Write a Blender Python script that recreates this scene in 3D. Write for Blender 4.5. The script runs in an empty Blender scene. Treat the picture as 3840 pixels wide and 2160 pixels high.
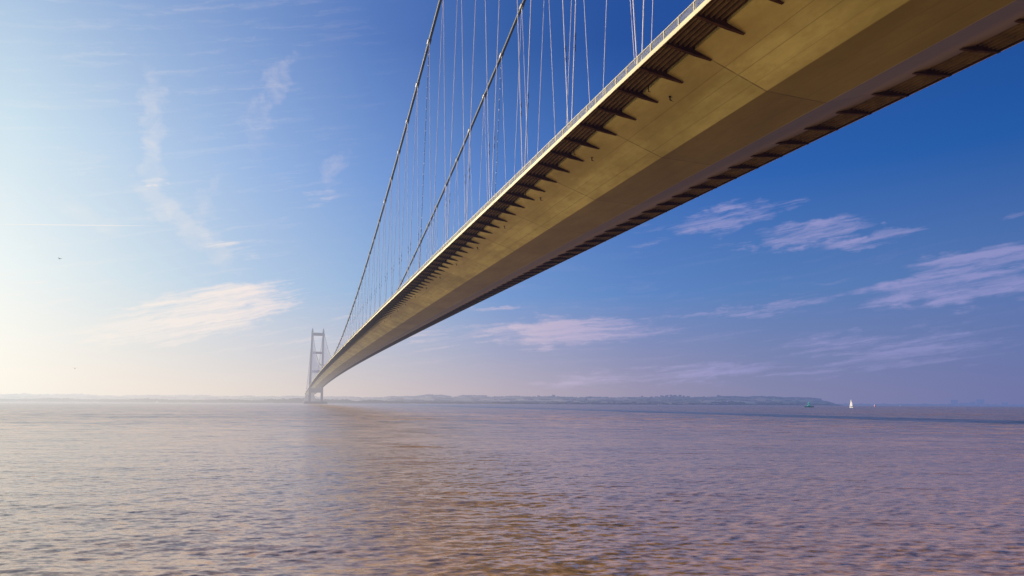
import bpy, bmesh, math, random
import numpy as np
from mathutils import Vector, Matrix
R = math.radians
random.seed(7); rng = np.random.default_rng(11)
sc = bpy.context.scene
col = sc.collection
VP = (-43.784, 4.740, 3.484)          # the spot on the foreshore the photo was taken from
SUN_AZ, SUN_EL = -38.0, 13.0          # degrees; azimuth clockwise from +Y (the bridge axis)

# ------------------------------------------------------------------ object helpers
def link(o, parent=None):
    col.objects.link(o)
    if parent: o.parent = parent
    return o
def empty(name, loc, label=None, cat=None, group=None, rz=0):
    o = bpy.data.objects.new(name, None); link(o)
    o.location = loc; o.rotation_euler = (0, 0, rz); o.empty_display_size = 1
    return tag(o, label, cat, group)
def tag(o, label=None, cat=None, group=None, kind=None):
    if label: o['label'] = label
    if cat: o['category'] = cat
    if group: o['group'] = group
    if kind: o['kind'] = kind
    return o
def from_arrays(name, V, F, mat, parent=None, smooth=False, loc=None):
    V = np.asarray(V, np.float32); F = np.asarray(F, np.int32)
    me = bpy.data.meshes.new(name)
    n = F.shape[1]
    me.vertices.add(len(V)); me.vertices.foreach_set('co', V.ravel())
    me.loops.add(F.size); me.loops.foreach_set('vertex_index', F.ravel())
    me.polygons.add(len(F)); me.polygons.foreach_set('loop_start', np.arange(0, F.size, n, dtype=np.int32))
    me.polygons.foreach_set('use_smooth', np.full(len(F), smooth, dtype=bool))
    me.update(calc_edges=True); me.validate()
    me.materials.append(mat)
    o = bpy.data.objects.new(name, me); link(o, parent)
    if loc: o.location = loc
    return o
class MB:
    """collects boxes, bars and tubes; build() links them as ONE mesh object"""
    def __init__(s): s.v = []; s.f = []; s.n = 0
    def add(s, V, F):
        s.v += [tuple(p) for p in V]; s.f += [tuple(i + s.n for i in f) for f in F]; s.n += len(V); return s
    def box(s, c, d, rz=0):
        x, y, z = [k / 2 for k in d]; cs, sn = math.cos(rz), math.sin(rz); P = []
        for dz in (-z, z):
            for dx, dy in ((-x, -y), (x, -y), (x, y), (-x, y)):
                P.append((c[0] + dx * cs - dy * sn, c[1] + dx * sn + dy * cs, c[2] + dz))
        return s.add(P, [(3, 2, 1, 0), (4, 5, 6, 7), (0, 1, 5, 4), (1, 2, 6, 5), (2, 3, 7, 6), (3, 0, 4, 7)])
    def frustum(s, c0, d0, c1, d1):
        P = []
        for c, d in ((c0, d0), (c1, d1)):
            for sx, sy in ((-1, -1), (1, -1), (1, 1), (-1, 1)):
                P.append((c[0] + sx * d[0] / 2, c[1] + sy * d[1] / 2, c[2]))
        return s.add(P, [(3, 2, 1, 0), (4, 5, 6, 7), (0, 1, 5, 4), (1, 2, 6, 5), (2, 3, 7, 6), (3, 0, 4, 7)])
    def tube(s, pts, r, n=6, caps=True):
        pts = [Vector(p) for p in pts]; rs = r if isinstance(r, (list, tuple)) else [r] * len(pts)
        P = []; F = []
        for i, p in enumerate(pts):
            t = (pts[min(i + 1, len(pts) - 1)] - pts[max(i - 1, 0)]).normalized()
            u = t.cross(Vector((1, 0, 0)) if abs(t.x) < .9 else Vector((0, 1, 0))).normalized(); w = t.cross(u)
            for k in range(n):
                a = 2 * math.pi * k / n; P.append(p + (u * math.cos(a) + w * math.sin(a)) * rs[i])
        for i in range(len(pts) - 1):
            for k in range(n):
                a = i * n + k; b = i * n + (k + 1) % n; F.append((a, b, b + n, a + n))
        if caps:
            F.append(tuple(range(n - 1, -1, -1))); F.append(tuple((len(pts) - 1) * n + k for k in range(n)))
        return s.add(P, F)
    def prism(s, prof, y0, y1):
        """closed profile in x-z swept from y0 to y1"""
        n = len(prof); P = [(x, y0, z) for x, z in prof] + [(x, y1, z) for x, z in prof]
        F = [tuple(range(n)), tuple(range(2 * n - 1, n - 1, -1))]
        for k in range(n): F.append((k, k + n, (k + 1) % n + n, (k + 1) % n))
        return s.add(P, F)
    def build(s, name, mat, parent=None, smooth=False, loc=None, bevel=0):
        me = bpy.data.meshes.new(name); me.from_pydata([tuple(map(float, p)) for p in s.v], [], s.f)
        bm = bmesh.new(); bm.from_mesh(me); bmesh.ops.recalc_face_normals(bm, faces=bm.faces)
        if bevel: bmesh.ops.bevel(bm, geom=list(bm.edges), offset=bevel, segments=2, affect='EDGES')
        for f in bm.faces: f.smooth = smooth
        bm.to_mesh(me); bm.free()
        me.materials.append(mat)
        o = bpy.data.objects.new(name, me); link(o, parent)
        if loc: o.location = loc
        return o
def copy_tree(o, parent=None):
    c = o.copy(); col.objects.link(c); c.parent = parent
    for ch in list(o.children): copy_tree(ch, c)
    return c

# ------------------------------------------------------------------ node helpers
def s2l(c):
    c = c / 255.0
    return c / 12.92 if c <= .04045 else ((c + .055) / 1.055) ** 2.4
def rgb(r, g, b): return (s2l(r), s2l(g), s2l(b), 1)
class N:
    def __init__(s, tree): s.t = tree; s.k = 0
    def new(s, typ, **kw):
        n = s.t.nodes.new(typ); n.location = ((s.k % 12) * 180, -(s.k // 12) * 220); s.k += 1
        for a, b in kw.items(): setattr(n, a, b)
        return n
    def put(s, sock, v):
        if isinstance(v, bpy.types.NodeSocket): s.t.links.new(v, sock)
        else: sock.default_value = v
    def m(s, op, a, b=0.0, c=0.0, clamp=False):
        n = s.new('ShaderNodeMath', operation=op, use_clamp=clamp)
        s.put(n.inputs[0], a); s.put(n.inputs[1], b); s.put(n.inputs[2], c); return n.outputs[0]
    def v(s, op, a, b=(0, 0, 0), scale=None):
        n = s.new('ShaderNodeVectorMath', operation=op); s.put(n.inputs[0], a); s.put(n.inputs[1], b)
        if scale is not None: s.put(n.inputs['Scale'], scale)
        return n.outputs['Value'] if op in ('DOT_PRODUCT', 'LENGTH', 'DISTANCE') else n.outputs[0]
    def sep(s, a):
        n = s.new('ShaderNodeSeparateXYZ'); s.put(n.inputs[0], a); return n.outputs
    def comb(s, x, y, z):
        n = s.new('ShaderNodeCombineXYZ'); s.put(n.inputs[0], x); s.put(n.inputs[1], y); s.put(n.inputs[2], z); return n.outputs[0]
    def rng(s, x, a, b, c=0.0, d=1.0, smooth=False):
        n = s.new('ShaderNodeMapRange', interpolation_type='SMOOTHSTEP' if smooth else 'LINEAR')
        for i, q in enumerate((x, a, b, c, d)): s.put(n.inputs[i], q)
        return n.outputs[0]
    def mix(s, f, a, b, blend='MIX'):
        n = s.new('ShaderNodeMix', data_type='RGBA', blend_type=blend)
        s.put(n.inputs[0], f); s.put(n.inputs[6], a); s.put(n.inputs[7], b); return n.outputs[2]
    def ramp(s, f, stops, ip='LINEAR'):
        n = s.new('ShaderNodeValToRGB'); cr = n.color_ramp; cr.interpolation = ip
        while len(cr.elements) < len(stops): cr.elements.new(.5)
        for e, (p, c) in zip(cr.elements, stops): e.position = p; e.color = c
        s.put(n.inputs[0], f); return n.outputs[0]
    def noise(s, vec, scale=1, detail=2, rough=.5, dist=0, color=False, dim='3D'):
        n = s.new('ShaderNodeTexNoise', noise_dimensions=dim)
        s.put(n.inputs['Vector'], vec); s.put(n.inputs['Scale'], scale); s.put(n.inputs['Detail'], detail)
        s.put(n.inputs['Roughness'], rough); s.put(n.inputs['Distortion'], dist)
        return n.outputs['Color'] if color else n.outputs[0]

# ------------------------------------------------------------------ the sky as a colour of the direction
def azpos(a): return (a + 180) / 360.0
def strip(vals): return [(azpos(a), rgb(*c)) for a, c in vals]
SKY0 = strip([(-180, (120, 130, 165)), (-100, (190, 190, 200)), (-62, (255, 246, 222)), (-45, (255, 251, 236)), (-20, (251, 247, 238)), (-12, (243, 234, 225)),
              (-3, (230, 220, 214)), (6, (213, 202, 202)), (18, (186, 176, 190)), (30, (155, 149, 178)), (40, (134, 136, 174)), (57, (114, 121, 170)), (90, (80, 96, 160)), (180, (120, 130, 165))])
SKY8 = strip([(-180, (100, 125, 180)), (-100, (150, 180, 220)), (-60, (250, 249, 242)), (-45, (246, 249, 246)), (-20, (232, 242, 245)), (-12, (208, 225, 236)), (-3, (180, 203, 230)), (6, (152, 183, 221)), (18, (116, 153, 209)), (30, (95, 135, 197)), (40, (88, 127, 187)), (57, (84, 118, 178)), (90, (55, 95, 165)), (180, (100, 125, 180))])
SKY18 = strip([(-180, (60, 95, 165)), (-100, (120, 160, 210)), (-60, (232, 240, 244)), (-45, (222, 236, 243)), (-20, (203, 226, 240)), (-12, (180, 205, 234)), (-3, (150, 181, 227)), (6, (120, 157, 216)), (18, (84, 128, 200)), (30, (56, 107, 186)), (40, (44, 99, 178)), (57, (33, 90, 167)), (90, (30, 80, 155)), (180, (60, 95, 165))])
SKY30 = strip([(-180, (38, 72, 148)), (-100, (90, 130, 190)), (-60, (185, 208, 232)), (-45, (178, 204, 231)), (-20, (154, 183, 222)), (-12, (137, 167, 214)), (-3, (115, 148, 205)), (6, (86, 123, 191)), (18, (54, 96, 167)), (28, (38, 82, 158)), (40, (30, 76, 152)), (57, (24, 68, 144)), (90, (22, 60, 138)), (180, (38, 72, 148))])
ZEN = rgb(32, 72, 152)
def make_sky_group():
    g = bpy.data.node_groups.new('sky_colour', 'ShaderNodeTree')
    g.interface.new_socket('Direction', in_out='INPUT', socket_type='NodeSocketVector')
    g.interface.new_socket('Colour', in_out='OUTPUT', socket_type='NodeSocketColor')
    n = N(g); gi = n.new('NodeGroupInput'); go = n.new('NodeGroupOutput')
    d = n.v('NORMALIZE', gi.outputs[0]); x, y, z = n.sep(d)
    az = n.m('ADD', n.m('DIVIDE', n.m('ARCTAN2', x, y), 2 * math.pi), .5)
    el = n.m('MULTIPLY', n.m('ARCSINE', z), 180 / math.pi)
    c0, c8, c18, c30 = [n.ramp(az, s, 'LINEAR') for s in (SKY0, SKY8, SKY18, SKY30)]
    c = n.mix(n.rng(el, 1.0, 9.5), c0, c8)
    c = n.mix(n.rng(el, 9.5, 19), c, c18)
    c = n.mix(n.rng(el, 19, 30), c, c30)
    c = n.mix(n.rng(el, 30, 65), c, ZEN)
    g.links.new(c, go.inputs[0]); return g
SKYG = make_sky_group()

def make_haze_group():  # distance haze painted onto every surface as a sky-coloured glow, no volume
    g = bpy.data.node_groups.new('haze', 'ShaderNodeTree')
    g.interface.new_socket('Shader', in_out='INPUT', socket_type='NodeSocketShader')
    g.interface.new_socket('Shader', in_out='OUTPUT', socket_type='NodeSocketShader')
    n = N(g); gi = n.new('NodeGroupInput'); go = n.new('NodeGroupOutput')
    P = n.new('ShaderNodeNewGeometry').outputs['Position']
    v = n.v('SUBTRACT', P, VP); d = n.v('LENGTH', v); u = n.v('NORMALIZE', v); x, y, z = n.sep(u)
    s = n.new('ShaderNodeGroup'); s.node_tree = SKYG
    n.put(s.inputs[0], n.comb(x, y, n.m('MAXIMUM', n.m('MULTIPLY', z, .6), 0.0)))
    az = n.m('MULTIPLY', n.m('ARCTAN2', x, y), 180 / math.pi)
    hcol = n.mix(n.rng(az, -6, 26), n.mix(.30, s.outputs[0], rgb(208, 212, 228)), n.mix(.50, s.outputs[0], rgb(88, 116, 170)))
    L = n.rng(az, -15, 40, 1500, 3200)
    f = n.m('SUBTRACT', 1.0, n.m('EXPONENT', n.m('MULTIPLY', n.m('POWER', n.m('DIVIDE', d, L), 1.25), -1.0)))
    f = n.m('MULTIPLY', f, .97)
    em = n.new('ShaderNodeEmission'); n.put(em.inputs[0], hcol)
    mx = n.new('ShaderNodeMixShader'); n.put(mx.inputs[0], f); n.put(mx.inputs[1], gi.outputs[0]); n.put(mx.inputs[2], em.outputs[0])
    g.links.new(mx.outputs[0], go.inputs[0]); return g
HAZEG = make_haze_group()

def material(name, build, rough=.6, spec=.3, metal=0):
    m = bpy.data.materials.new(name); m.use_nodes = True; t = m.node_tree; t.nodes.clear(); n = N(t)
    out = n.new('ShaderNodeOutputMaterial'); b = n.new('ShaderNodeBsdfPrincipled')
    b.inputs['Roughness'].default_value = rough; b.inputs['Specular IOR Level'].default_value = spec; b.inputs['Metallic'].default_value = metal
    n.b = b; build(n, b)
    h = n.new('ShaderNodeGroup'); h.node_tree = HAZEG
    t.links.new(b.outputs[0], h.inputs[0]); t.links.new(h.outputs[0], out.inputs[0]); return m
def mottled(c, var=.25, scale=.5, dark=.0, stretch=(1, 1, 1)):
    def f(n, b):
        P = n.new('ShaderNodeNewGeometry').outputs['Position']
        q = n.noise(n.v('MULTIPLY', P, stretch), scale, 4, .6)
        lo = tuple(k * (1 - var) for k in c[:3]) + (1,); hi = tuple(min(1, k * (1 + var)) for k in c[:3]) + (1,)
        n.put(b.inputs['Base Color'], n.mix(n.rng(q, .3, .7), lo, hi))
    return f

# deck geometry constants (metres)
SP = 18.1; BR = SP / 4; Y0 = 46.841; YC = 179.23
def zd(y):
    if y <= 1410: return 40.6 - 6.285 * ((y - 705) / 705) ** 2
    return 34.315 - .0178 * (y - 1410)
def zc(y): return 43.5 + (156.2 - 43.5) * ((y - 705) / 705) ** 2

def underside(n, b):
    P = n.new('ShaderNodeNewGeometry').outputs['Position']; x, y, z = n.sep(P)
    yy = n.m('DIVIDE', n.m('SUBTRACT', y, Y0 + BR), SP)
    fr = n.m('FRACT', n.m('ADD', yy, 1000.0)); seg = n.m('FLOOR', n.m('ADD', yy, 1000.0))
    w = n.noise(P, .8, 3, .6)
    dist = n.m('MULTIPLY', n.m('SUBTRACT', .5, n.m('ABSOLUTE', n.m('SUBTRACT', fr, .5))), SP)
    seam = n.rng(dist, .035, .11, 1, 0)
    # long weld lines along the girder
    lines = None
    for xl, on in ((-8.05, 1), (-6.6, 1), (-4.9, 1), (-1.35, 1), (.9, 1), (2.6, 1), (5.5, 1), (7.5, 1)):
        l = n.rng(n.m('ABSOLUTE', n.m('SUBTRACT', x, xl)), .015, .055, .85, 0)
        lines = l if lines is None else n.m('MAXIMUM', lines, l)
    cut = n.rng(n.noise(n.comb(n.m('MULTIPLY', x, .3), n.m('MULTIPLY', y, .035), 0), 1, 2, .5), .40, .55, .25, 1)
    lines = n.m('MULTIPLY', lines, cut)
    ln = n.m('MAXIMUM', n.m('MULTIPLY', seam, n.rng(w, .3, .6, .25, .75)), n.m('MULTIPLY', lines, .5))
    tone = n.new('ShaderNodeTexWhiteNoise', noise_dimensions='1D'); n.put(tone.inputs['W'], seg)
    tv = n.rng(tone.outputs[0], 0, 1, .9, 1.1)
    blot = n.noise(n.v('MULTIPLY', P, (.16, .07, .16)), 1, 5, .62)
    streak = n.noise(n.v('MULTIPLY', P, (1.2, .05, 1.2)), 1, 4, .6)
    fine = n.noise(n.v('MULTIPLY', P, (.8, .45, .8)), 1, 6, .7)
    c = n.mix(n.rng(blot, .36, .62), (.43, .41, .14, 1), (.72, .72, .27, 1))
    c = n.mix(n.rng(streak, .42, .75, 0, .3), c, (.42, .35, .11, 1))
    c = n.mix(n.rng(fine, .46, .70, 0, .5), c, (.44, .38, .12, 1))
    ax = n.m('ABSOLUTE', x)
    c = n.mix(n.rng(ax, 3.56, 3.40, 0, .78), c, (.14, .11, .025, 1))                # shade of the flat bottom plate painted in as darker brown
    c = n.mix(n.rng(x, 3.45, 3.6, 0, .9), c, (.13, .095, .05, 1))                 # far web faces away from the glint; its shade is painted in
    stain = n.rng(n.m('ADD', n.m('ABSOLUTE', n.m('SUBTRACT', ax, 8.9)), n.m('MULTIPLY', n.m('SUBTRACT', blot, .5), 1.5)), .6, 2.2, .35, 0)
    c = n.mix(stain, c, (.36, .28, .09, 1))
    c = n.mix(1.0, c, n.comb(tv, tv, tv), 'MULTIPLY')
    c = n.mix(ln, c, (.07, .045, .025, 1))
    n.put(b.inputs['Base Color'], c)
    bp = n.new('ShaderNodeBump'); n.put(bp.inputs['Height'], n.m('ADD', n.m('MULTIPLY', ln, -.5), n.m('MULTIPLY', fine, .6)))
    bp.inputs['Strength'].default_value = .25; bp.inputs['Distance'].default_value = .05; n.put(b.inputs['Normal'], bp.outputs[0])
M = {}
M['girder'] = material('weathered_shaded_deck_paint', underside, .5, .4)
M['soffit'] = material('walkway_soffit_shade', mottled((.075, .05, .022, 1), .3, .9), .85, .1)  # dark base colour carries the shade under the walkway
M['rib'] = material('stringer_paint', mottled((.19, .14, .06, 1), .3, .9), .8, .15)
M['bracket'] = material('bracket_shade_brown', mottled((.07, .036, .016, 1), .35, 1.2), .8, .15)  # near-black brown has the bracket shade painted into it
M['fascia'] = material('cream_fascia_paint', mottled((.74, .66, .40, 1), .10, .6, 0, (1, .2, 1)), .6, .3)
M['rail'] = material('cream_rail_paint', mottled((.46, .46, .38, 1), .12, 2), .5, .4)
M['asphalt'] = material('road_asphalt', mottled((.05, .05, .05, 1), .2, 2), .9, .2)
M['cable'] = material('cable_grey_green_paint', mottled((.085, .11, .12, 1), .2, .7), .6, .3)
M['clamp'] = material('clamp_cast_steel', mottled((.14, .15, .16, 1), .25, 2), .5, .4, .1)
M['hanger'] = material('hanger_galvanised_strand', mottled((.88, .85, .90, 1), .05, 1), .5, .4)
M['darkhanger'] = material('dark_sheathed_strand', mottled((.09, .10, .15, 1), .3, 1), .4, .4)
M['bead'] = material('white_bead_plastic', mottled((.8, .8, .82, 1), .05, 1), .4, .4)
M['damper'] = material('black_damper_iron', mottled((.02, .02, .02, 1), .2, 3), .6, .3)
def conc(n, b):
    P = n.new('ShaderNodeNewGeometry').outputs['Position']; x, y, z = n.sep(P)
    q = n.noise(n.v('MULTIPLY', P, (.5, .5, .05)), 1, 4, .6)
    lift = n.m('FRACT', n.m('DIVIDE', z, 4.0)); l = n.rng(n.m('ABSOLUTE', n.m('SUBTRACT', lift, .5)), .47, .5, 0, .35)
    c = n.mix(n.rng(q, .3, .7), (.22, .20, .20, 1), (.34, .31, .30, 1)); c = n.mix(l, c, (.13, .12, .12, 1))
    c = n.mix(n.rng(z, 1.0, 3.4, .75, 0), c, (.07, .065, .05, 1)); n.put(b.inputs['Base Color'], c)
M['concrete'] = material('tower_concrete', conc, .85, .2)
M['white'] = material('white_paint', mottled((.8, .8, .78, 1), .04, 1), .4, .4)
M['sail'] = material('white_sailcloth', mottled((.82, .80, .76, 1), .05, .5), .7, .2)
M['green'] = material('buoy_green_paint', mottled((.03, .92, .50, 1), .04, 1), .4, .4)
M['palegreen'] = material('buoy_pale_panel', mottled((.6, .9, .8, 1), .05, 1), .4, .4)
M['darkhull'] = material('dark_hull_paint', mottled((.02, .22, .14, 1), .2, 1), .5, .3)
M['hullblue'] = material('navy_hull_stripe', mottled((.05, .07, .12, 1), .1, 1), .4, .4)
M['red'] = material('red_buoy_paint', mottled((.6, .05, .03, 1), .1, 1), .4, .4)
M['bird'] = material('gull_grey_feathers', mottled((.30, .32, .36, 1), .3, 6), .8, .1)
M['roof'] = material('grey_slate_roof', mottled((.12, .09, .08, 1), .2, .5), .8, .2)
M['wall'] = material('pale_render_wall', mottled((.62, .56, .50, 1), .1, .3), .8, .2)
M['window'] = material('dark_window_glass', mottled((.05, .06, .08, 1), .1, .3), .2, .5)
M['bark'] = material('tree_bark', mottled((.07, .055, .04, 1), .3, 2), .9, .1)
M['leaf'] = material('tree_foliage', mottled((.055, .075, .035, 1), .45, .15), .9, .1)
M['leaf2'] = material('autumn_tree_foliage', mottled((.10, .085, .04, 1), .45, .15), .9, .1)

# ------------------------------------------------------------------ the suspension bridge
bridge = empty('suspension_bridge', (0, 1410, 0), 'huge grey and cream suspension bridge with a twin-legged concrete tower, spanning the brown river', 'bridge')
def bpart(o):                       # keep world placement under the bridge root
    o.location = (o.location[0], o.location[1] - 1410, o.location[2]); return o
bridge_children = []
def sweep(name, prof, ys, mat, parent, smooth=False, closed=True):
    n = len(prof); V = []; F = []
    for y in ys:
        z0 = zd(y); V += [(x, y, z + z0) for x, z in prof]
    for i in range(len(ys) - 1):
        for k in range(n if closed else n - 1):
            a = i * n + k; b_ = i * n + (k + 1) % n; F.append((a, b_, b_ + n, a + n))
    return from_arrays(name, V, F, mat, parent, smooth)
def stations(a, b, d):
    k = max(1, int(round((b - a) / d))); return [a + (b - a) * i / k for i in range(k + 1)]
YS_MAIN = stations(-160, 1406.5, 9.05); YS_SIDE = stations(1413.5, 1940, 18.1)
BOX = [(-11.2, .72), (-11.2, -.343), (-9.554, -.878), (-3.505, -2.845), (3.505, -2.845), (9.554, -.878), (11.2, -.343), (11.2, .72), (0, .95)]
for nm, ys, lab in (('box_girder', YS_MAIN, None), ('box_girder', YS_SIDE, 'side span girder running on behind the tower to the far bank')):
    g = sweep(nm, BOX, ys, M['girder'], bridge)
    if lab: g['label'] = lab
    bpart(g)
    for sx in (-1, 1):
        prof = [(14.25, -.35), (14.25, .05), (14.12, .05), (14.12, .03), (11.19, .03), (11.19, -.05), (14.12, -.05), (14.12, -.35)]
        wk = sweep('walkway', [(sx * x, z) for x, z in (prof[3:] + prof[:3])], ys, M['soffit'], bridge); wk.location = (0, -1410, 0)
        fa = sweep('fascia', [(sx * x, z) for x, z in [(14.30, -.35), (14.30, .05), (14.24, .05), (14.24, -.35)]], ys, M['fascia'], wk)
        ribs = []; 
        for k in range(5):
            xr = 11.75 + k * .52
            ribs.append(xr)
        V = []; F = []
        for xr in ribs:
            base = len(V)
            for y in ys:
                z0 = zd(y)
                V += [(sx * (xr - .10), y, z0 - .045), (sx * (xr - .05), y, z0 - .27), (sx * (xr + .05), y, z0 - .27), (sx * (xr + .10), y, z0 - .045)]
            for i in range(len(ys) - 1):
                for k in range(3):
                    a = base + i * 4 + k; F.append((a, a + 1, a + 5, a + 4))
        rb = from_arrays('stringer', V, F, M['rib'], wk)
road = sweep('roadway', [(-9.9, .80), (9.9, .80), (9.9, .98), (0, 1.05), (-9.9, .98)], YS_MAIN, M['asphalt'], bridge); bpart(road)

# cantilever brackets: one shape, 100 individual ones, the far rest as one object
def bracket_mb(mb, y, sx):
    z0 = zd(y); t = .05
    web = [(14.13, -.052), (11.205, -.052), (11.205, -.345), (9.65, -.85), (9.55, -.96), (11.1, -.82), (14.2, -.37)]
    mb.prism([(sx * x, z + z0) for x, z in web], y - t, y + t)
    fl = [(14.24, -.352), (11.1, -.80), (9.45, -.96), (9.45, -1.0), (11.1, -.86), (14.24, -.41)]
    mb.prism([(sx * x, z + z0) for x, z in fl], y - .14, y + .14)
proto = {}
for sx in (-1, 1):
    mb = MB(); bracket_mb(mb, 0, sx); mb2 = MB(); mb2.v = [(x, y, z - zd(0)) for x, y, z in mb.v]; mb2.f = mb.f; mb2.n = mb.n
    proto[sx] = mb2
rest = MB()
meshes = {}
nL, nR = 62, 38
kr = list(range(-44, 300))
order = {-1: [k for k in range(-2, -2 + nL)], 1: [k for k in range(3, 3 + nR)]}
for sx in (-1, 1):
    for k in kr:
        y = Y0 + k * BR
        if abs(y - 1410) < 4: continue
        if k in order[sx]:
            if sx not in meshes:
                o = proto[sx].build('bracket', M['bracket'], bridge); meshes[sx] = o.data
            else:
                o = bpy.data.objects.new('bracket', meshes[sx]); link(o, bridge)
            o.location = (0, y - 1410, zd(y))
        else:
            P = [(a, b + y, c + zd(y)) for a, b, c in proto[sx].v]; rest.add(P, proto[sx].f)
o = rest.build('bracket', M['bracket'], bridge); o.location = (0, -1410, 0); o['kind'] = 'stuff'

# drain outlets under the girder, one pair for every 18.1 m unit
def drain(y):
    z0 = zd(y)
    o = MB().tube([(-11.55, y, z0 - .3), (-11.55, y, z0 - .95), (-11.45, y - .15, z0 - 1.0)], .05, 6).build('drain_pipe', M['damper'], bridge); o.location = (0, -1410, 0)
    o = MB().tube([(-9.1, y, z0 - 1.0), (-9.1, y, z0 - 1.10), (-9.1, y, z0 - 1.12), (-9.1, y, z0 - 1.38), (-8.6, y + .15, z0 - 1.42)], [.13, .13, .08, .08, .02], 8).build('drain_outlet', M['damper'], bridge); o.location = (0, -1410, 0)
for n_ in range(0, 14): drain(Y0 + BR * (2.62 + 4 * n_))

# handrails with posts
for sx in (-1, 1):
    mb = MB(); ystep = BR / 2
    x = sx * 14.22
    ys = stations(-30, 1406, BR)
    for a, b in zip(ys[:-1], ys[1:]):
        za, zb = zd(a), zd(b)
        for h0, h1, w in ((.84, .92, .05), (.10, .14, .025)):
            mb.add([(x - w, a, za + h0), (x + w, a, za + h0), (x + w, a, za + h1), (x - w, a, za + h1), (x - w, b, zb + h0), (x + w, b, zb + h0), (x + w, b, zb + h1), (x - w, b, zb + h1)],
                   [(0, 1, 5, 4), (1, 2, 6, 5), (2, 3, 7, 6), (3, 0, 4, 7)])
    step = .151; y = Y0 - 6 * BR
    while y < (700 if sx < 0 else 250):
        z0 = zd(y); w = .016
        mb.add([(x - w, y - w, z0 + .12), (x + w, y - w, z0 + .12), (x + w, y + w, z0 + .12), (x - w, y + w, z0 + .12), (x - w, y - w, z0 + .85), (x + w, y - w, z0 + .85), (x + w, y + w, z0 + .85), (x - w, y + w, z0 + .85)],
               [(0, 1, 5, 4), (1, 2, 6, 5), (2, 3, 7, 6), (3, 0, 4, 7)])
        y += step * (1 if y < 350 else 2)
    hr = mb.build('handrail', M['rail'], bridge); hr.location = (0, -1410, 0)
    pm = None; restp = MB(); cnt = 0
    for k in range(-12, 600):
        y = Y0 + k * ystep + .1
        if y > 1400: break
        if sx < 0 and k >= -3 and cnt < 100:
            if pm is None:
                o = MB().box((0, 0, .44), (.11, .10, .86)).build('post', M['fascia'], hr); pm = o.data
            else:
                o = bpy.data.objects.new('post', pm); link(o, hr)
            o.location = (x, y, zd(y) + .02); cnt += 1
        else: restp.box((x, y, zd(y) + .46), (.11, .10, .86))
    o = restp.build('post', M['fascia'], hr); o['kind'] = 'stuff'

# main cables with clamps
clamp_mesh = None
for sx in (-1, 1):
    xc = sx * 10.83
    pts = [(xc, y, zc(y)) for y in stations(0, 1410, 9.05)]
    def zside(y):
        t = (y - 1410) / 530; return 156.2 + (29 - 156.2) * t - 4 * 15.8 * t * (1 - t)
    side = [(xc, y, zside(y)) for y in stations(1410, 1940, 22)]
    nside = []
    for i in range(8):
        t = i / 8; nside.append((xc, -290 * (1 - t), 29 + (156.2 - 29) * t - 4 * 5 * t * (1 - t)))
    mc = MB().tube(nside + pts + side[1:], .40, 10).build('main_cable', M['cable'], bridge, smooth=True); mc.location = (0, -1410, 0)
    mc['label'] = 'main cable on the near side of the deck' if sx < 0 else 'main cable on the far side of the deck'
    rc = MB()
    for j in range(-9, 68):
        y = YC + j * SP; z = zc(y); sl = (zc(y + .1) - zc(y - .1)) / .2; a = math.atan(sl)
        if clamp_mesh is None:
            q = MB(); q.tube([(0, -.95, 0), (0, -.9, 0), (0, .9, 0), (0, .95, 0)], [.42, .53, .53, .42], 12)
            q.box((0, 0, -.62), (.16, 1.0, .42)); q.box((0, 0, .56), (.30, 1.5, .16))
            for dx in (-.32, .32): q.tube([(dx, .55, .2), (dx * 1.6, .55, 1.35)], .045, 5)
            q.tube([(-.52, .55, 1.3), (.52, .55, 1.3)], .03, 4)
            o = q.build('cable_clamp', M['clamp'], mc); clamp_mesh = o.data; o.location = (xc, y, z); o.rotation_euler = (a, 0, 0)
            cm = (list(q.v), list(q.f))
        elif -3 <= j < 40:
            o = bpy.data.objects.new('cable_clamp', clamp_mesh); link(o, mc); o.location = (xc, y, z); o.rotation_euler = (a, 0, 0)
        else:
            Mx = Matrix.Translation((xc, y, z)) @ Matrix.Rotation(a, 4, 'X')
            rc.add([tuple(Mx @ Vector(p)) for p in cm[0]], cm[1])
    for y in stations(1435, 1920, 20):
        rc.box((xc, y, zside(y)), (1.0, 1.4, 1.0))
    o = rc.build('cable_clamp', M['clamp'], mc); o['kind'] = 'stuff'

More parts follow.
